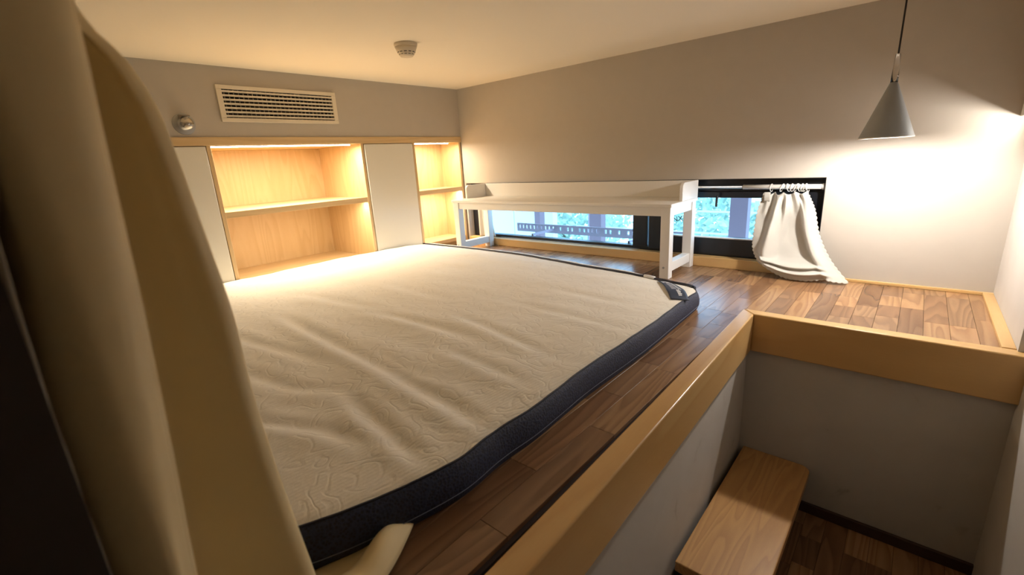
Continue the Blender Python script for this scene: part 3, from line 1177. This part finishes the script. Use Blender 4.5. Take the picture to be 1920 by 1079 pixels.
# ------------------------------------------------------------------ yellow curtain gathered at the loft edge
cur = empty('loft_curtain', (2.12, -2.36, 0.0))
tag(cur, 'floor-length yellow blackout curtain gathered at the loft edge', 'curtain')
SIL = [(0.0, -2.270), (0.126, -2.279), (0.197, -2.286), (0.319, -2.297), (0.391, -2.301), (0.468, -2.302), (0.544, -2.309),
       (0.603, -2.315), (0.644, -2.320), (0.665, -2.324), (0.698, -2.337), (0.714, -2.350), (0.734, -2.359), (0.78, -2.368), (1.1, -2.372)]
FOLD = [(0.0, -2.412), (0.293, -2.399), (0.402, -2.392), (0.522, -2.385), (0.615, -2.381), (0.707, -2.377), (1.1, -2.370)]


def cur_path(z):
    s = smoothtable(SIL, z)
    f = smoothtable(FOLD, z)
    wob = 0.004 * noise.noise((z * 5, 1.0, 2.0))
    flare = max(0, 0.30 - z)
    le = -2.4425 + max(0.0, z - 0.46) * 0.060 + 0.0012 * noise.noise((z * 24, 5, 1))
    return [(2.205, le - 0.006), (2.226, le), (2.237, -2.430 + wob), (2.241, -2.414 + wob), (2.232, f - 0.011), (2.204, f),
            (2.168, f - 0.013), (2.112, f - 0.016), (2.078, f * 0.80 + s * 0.20), (2.100, f * 0.38 + s * 0.62), (2.112, s - 0.013),
            (2.098, s), (2.070, s - 0.004), (2.050, s - 0.03), (2.042, s - 0.09), (2.05, s - 0.13)]


def catmull(pts, u):
    n = len(pts) - 1
    x = min(max(u, 0), 1) * n
    i = min(int(x), n - 1)
    t = x - i
    p = [pts[max(i - 1, 0)], pts[i], pts[i + 1], pts[min(i + 2, n)]]
    out = []
    for k in range(2):
        a, b, c_, d = (q[k] for q in p)
        out.append(0.5 * (2 * b + (c_ - a) * t + (2 * a - 5 * b + 4 * c_ - d) * t * t + (3 * b - a - 3 * c_ + d) * t ** 3))
    return out


def cur_fn(u0, u1):
    def fn(u, v):
        z = lerp(1.095, 0.004, v)
        x, y = catmull(cur_path(z), lerp(u0, u1, u))
        return (x, y, z)
    return fn


US = 0.30
MB().grid(cur_fn(US, 1.0), 120, 120).build('yellow_cloth', 'curtain', cur, smooth=True, solid=0.0012)
MB().grid(cur_fn(0.0, US), 48, 120).build('leading_edge', 'curtain', cur, smooth=True, solid=0.0012)
MB().grid(lambda u, v: (2.268 - 0.003 * u, lerp(-2.4431 + max(0.0, lerp(1.095, 0.004, v) - 0.485) * 0.032 - 0.0005 * noise.noise((v * 30, 2, 3)), -2.447, u), lerp(1.095, 0.004, v)), 6, 110
          ).build('lining_edge', 'lining', cur, smooth=True, solid=0.001)


# loose hem spilling out on the floor
def hem_fn(u, v):
    out = [(1.995, -2.066), (2.014, -2.078), (2.032, -2.100), (2.066, -2.156), (2.088, -2.21), (2.108, -2.27), (2.118, -2.33)]
    inn = [(1.985, -2.075), (1.984, -2.11), (1.984, -2.15), (1.980, -2.20), (1.975, -2.25), (2.05, -2.31), (2.09, -2.34)]
    a, b = catmull(out, u), catmull(inn, u)
    x, y = lerp(a[0], b[0], v), lerp(a[1], b[1], v)
    z = 0.003 + (0.016 + 0.030 * u) * math.sin(math.pi * min(1, v * 1.6 + 0.02)) ** 0.6 * (1 if v < 0.6 else 0.9)
    z += 0.010 * math.sin(u * 16 + v * 3) * math.sin(math.pi * v)
    return (x, y, max(0.003, z))


MB().grid(hem_fn, 50, 26).build('spilled_hem', 'curtain', cur, smooth=True, solid=0.0012)
tag(MB().box((2.105, -2.58, 1.098), (2.135, -0.7, H)).build('curtain_track', 'white_paint', bevel=0.002), 'slim white ceiling track above the loft edge', 'curtain track')

# ------------------------------------------------------------------ window curtain rod and cloths
RY, RZ = 0.026, 0.4095
rod = empty('curtain_rod', (1.15, RY, RZ - 0.011))
tag(rod, 'white tension rod across the top of the strip window', 'curtain rod')
MB().tube([(WX0 + 0.004, RY, RZ), (1.95, RY, RZ)], 0.0085, 14).build('thin_tube', 'steel', rod, smooth=True)
MB().tube([(1.95, RY, RZ), (WX1 - 0.012, RY, RZ)], 0.0110, 14).build('thick_tube', 'white_paint', rod, smooth=True)
MB().tube([(WX1 - 0.014, RY, RZ), (WX1 - 0.004, RY, RZ)], 0.0145, 14).build('end_cap', 'white_paint', rod, smooth=True)

wc = empty('window_curtain', (2.2, -0.02, 0.0))
tag(wc, 'light grey scalloped cloth on white rings, trailing from the window rod to the floor', 'curtain',)
LEFT = [(0, (2.052, 0.000, 0.386)), (0.25, (2.036, -0.020, 0.305)), (0.5, (2.034, -0.045, 0.215)), (0.75, (2.036, -0.055, 0.13)), (1, (2.062, -0.050, 0.062))]
RIGHT = [(0, (2.222, 0.004, 0.392)), (0.25, (2.262, -0.012, 0.315)), (0.5, (2.292, -0.022, 0.205)), (0.75, (2.346, -0.040, 0.100)), (1, (2.425, -0.062, 0.006))]


def edge(tab, v):
    return Vector([smoothtable([(t, p[k]) for t, p in tab], v) for k in range(3)])


def cloth_fn(u, v):
    a, b = edge(LEFT, v), edge(RIGHT, v)
    p = a.lerp(b, u)
    sg = lambda x, c_, w_: 1 / (1 + math.exp(-max(-40, min(40, (x - c_) / w_))))
    low_ = v ** 2
    p.z -= low_ * 0.034 * math.sin(math.pi * min(1, u * 1.3))
    p.y -= low_ * 0.045 * math.sin(math.pi * u)
    r1 = lerp(0.44, 0.15, min(1, v / 0.82))
    r2_ = lerp(0.60, 0.40, min(1, v / 0.6))
    d = -0.040 * math.exp(-((u - r1) / 0.075) ** 2) * (1 - sg(v, 0.88, 0.03))
    d -= 0.026 * math.exp(-((u - r2_) / 0.05) ** 2) * (1 - sg(v, 0.52, 0.05))
    d += 0.045 * sg(u, r1 + 0.13, 0.02) * (1 - sg(u, 0.78, 0.012)) * sg(v, 0.34, 0.06) * (1 - sg(v, 0.80, 0.02))
    d -= 0.022 * sg(u, 0.79, 0.012) * sg(v, 0.08, 0.05)
    d += 0.014 * math.sin(u * 2 * math.pi * 5 + 0.6) * max(0, 1 - v / 0.35)
    wn_ = sg(u, 0.10, 0.03) * (1 - sg(u, 0.80, 0.03))
    d -= 0.030 * math.exp(-((v - 0.835 - 0.05 * (u - 0.3)) / 0.020) ** 2) * wn_
    d -= 0.036 * math.exp(-((v - 0.905 - 0.05 * (u - 0.3)) / 0.022) ** 2) * wn_
    d += 0.004 * noise.noise((u * 7, v * 7, 0.4))
    p.y += d * min(1, 0.35 + u * 5, 0.35 + (1 - u) * 5)
    p.z -= 0.012 * (abs(math.sin(u * math.pi * 4))) * (1 - v) ** 3
    # scalloped rims
    sc_ = 0.0045
    if u < 0.02:
        p.x -= sc_ * abs(math.sin(v * 17 * math.pi))
    if u > 0.98:
        p.x += sc_ * abs(math.sin(v * 22 * math.pi))
    if v > 0.985:
        p.z -= sc_ * 0.6 * abs(math.sin(u * 18 * math.pi))
        p.y -= sc_ * abs(math.sin(u * 18 * math.pi))
    p.z = max(p.z, 0.004 + 0.002 * (1 - v))
    p.y = min(p.y, 0.035 if p.z > 0.06 else -0.012)
    return p


MB().grid(cloth_fn, 110, 170).build('cloth', 'cloth', wc, smooth=True, solid=0.0014)
for k, u in enumerate((0.06, 0.34, 0.50, 0.60, 0.70, 0.78, 0.86, 0.93, 0.985)):
    x = 2.066 + (2.222 - 2.066) * u
    tilt = 0.006 * math.sin(k * 2.1)
    pts = []
    for q in range(18):
        a = 2 * math.pi * q / 18
        pts.append((x + tilt * math.sin(a) + 0.003 * math.cos(a), RY + 0.0155 * math.cos(a) - 0.002, RZ - 0.004 + 0.0175 * math.sin(a)))
    MB().tube(pts, 0.0018, 6, closed=True).build('curtain_ring', 'white_paint', wc, smooth=True)
# clip and flap at the first ring
MB().grid(lambda u, v: (2.056 + 0.026 * u, -0.016 - 0.006 * math.sin(v * 3), 0.388 - 0.042 * v), 6, 8).build('ring_flap', 'cloth', wc, smooth=True, solid=0.0014)

wc2 = empty('window_curtain', (0.2, 0.03, 0.055))
tag(wc2, 'light grey cloth hanging behind the left legs of the white bench', 'curtain')


def cloth2(u, v):
    z = lerp(0.398, 0.060, v)
    x = lerp(0.10, lerp(0.22, 0.285, v ** 2), u)
    y = 0.024 + 0.013 * math.sin(u * 2 * math.pi * 3.5 + v) - 0.01 * v
    return (x, y, z)


MB().grid(cloth2, 80, 40).build('cloth', 'cloth', wc2, smooth=True, solid=0.0014)
for k in range(7):
    x = 0.105 + 0.018 * k
    pts = [(x + 0.003 * math.cos(2 * math.pi * q / 18), RY + 0.0155 * math.cos(2 * math.pi * q / 18) - 0.002,
            RZ - 0.004 + 0.0175 * math.sin(2 * math.pi * q / 18)) for q in range(18)]
    MB().tube(pts, 0.0018, 6, closed=True).build('curtain_ring', 'white_paint', wc2, smooth=True)

# ------------------------------------------------------------------ outside the window
rail = empty('perforated_rail', (0.9, 0.36, 0.0))
tag(rail, 'perforated metal bar outside the left window pane', 'rail')
ry, rx0, rx1 = 0.36, 0.196, 1.55
rz0, rz1 = 0.048, 0.112


def rz(x):
    return 0.0


mb = MB().box((rx0, ry, rz1 - 0.014), (rx1, ry + 0.012, rz1))
mb.build('upper_edge', 'rail_out', rail)
MB().box((rx0, ry, rz0), (rx1, ry + 0.012, rz0 + 0.022)).build('lower_edge', 'rail_out', rail)
for xx in (0.55, 1.30):
    MB().box((xx, 0.10, 0.07), (xx + 0.012, ry, 0.085)).build('bracket', 'rail_out', rail)
x = rx0
rr_ = random.Random(2)
while x < rx1:
    wdt = rr_.choice((0.018, 0.02, 0.02, 0.05))
    MB().box((x, ry, rz0 + 0.022), (min(x + wdt, rx1), ry + 0.012, rz1 - 0.014)).build('web', 'rail_out', rail)
    x += wdt + 0.017
for k, (x, wd, yy, lab) in enumerate(((-0.053, 0.06, 0.9, 'slim dark post outside beside the pale wall panel'),
                                      (0.535, 0.112, 0.9, 'broad dull purple post outside behind the perforated bar'),
                                      (1.647, 0.112, 0.9, 'broad dull purple post outside the right sash'))):
    e = empty('balcony_post', (x, yy, -1.0))
    tag(e, lab, 'post')
    MB().box((x, yy, -1.0), (x + wd, yy + 0.08, 1.5)).build('shaft', 'post_out', e, bevel=0.003)
    MB().box((x - 0.02, yy - 0.02, -1.02), (x + wd + 0.02, yy + 0.1, -0.98)).build('base_plate', 'post_out', e)
pw = empty('balcony_wall', (-1.06, 1.2, -1.0))
tag(pw, 'pale rendered balcony wall with panel joints outside the left pane', 'wall')
for k in range(4):
    MB().box((-2.06 + k * 0.5, 1.2, -1.0), (-1.565 + k * 0.5, 1.28, 1.6)).build('panel', 'render', pw, bevel=0.002)
hr = empty('balcony_railing', (1.0, 1.6, -1.0))
tag(hr, 'thin pale balcony railing outside crossing behind the purple posts', 'railing')
for z in (0.085, -0.10):
    MB().tube([(-0.05, 1.6, z), (2.6, 1.6, z)], 0.008, 8).build('rail_bar', 'render', hr)
for k in range(4):
    MB().tube([(0.1 + k * 0.8, 1.6, -1.0), (0.1 + k * 0.8, 1.6, 0.085)], 0.008, 8).build('rail_post', 'rail_out', hr)


def tree(x, y, zc, rx, rzv, n, seed, label):
    e = empty('tree', (x, y, zc - rzv - 3.5))
    tag(e, label, 'tree')
    r = random.Random(seed)
    MB().tube([(x, y, zc - rzv - 3.5), (x + 0.1, y, zc - rzv), (x, y, zc)], [0.16, 0.12, 0.05], 8).build('trunk', 'bark', e)
    m_ = MB()
    for _ in range(n):
        d = Vector((r.gauss(0, 1), r.gauss(0, 1), r.gauss(0, 1))).normalized() * (0.55 + 0.45 * r.random())
        bump = 1 + 0.22 * noise.noise(d * 3 + Vector((seed, 0, 0)))
        p = Vector((x + d.x * rx * bump, y + d.y * rx * bump, zc + d.z * rzv * bump))
        a = Vector((r.gauss(0, 1), r.gauss(0, 1), r.gauss(0, 1))).normalized()
        b_ = a.orthogonal().normalized()
        s_ = 0.06 + 0.06 * r.random()
        i = len(m_.v)
        m_.v += [tuple(p + a * s_), tuple(p + b_ * s_ * 0.5), tuple(p - a * s_), tuple(p - b_ * s_ * 0.5)]
        m_.f.append((i, i + 1, i + 2, i + 3))
    o = m_.build('crown', 'leaf', e)
    o['kind'] = 'stuff'


tree(-3.3, 6.0, -1.0, 1.15, 1.6, 2600, 1, 'leafy tree outside the left pane, seen between the two dark posts')
tree(-1.2, 8.6, -1.7, 1.2, 1.9, 2600, 2, 'leafy tree outside behind the middle window mullion')
tree(0.5, 5.8, -1.6, 1.0, 1.4, 2600, 3, 'leafy tree outside the right sash, left of its purple post')
tree(2.0, 8.4, -2.3, 1.2, 1.7, 2600, 4, 'leafy tree outside, showing between the purple post and the grey cloth')
tree(-5.0, 9.5, -1.6, 1.6, 2.0, 2600, 5, 'distant leafy tree outside, farthest beyond the pale balcony wall')
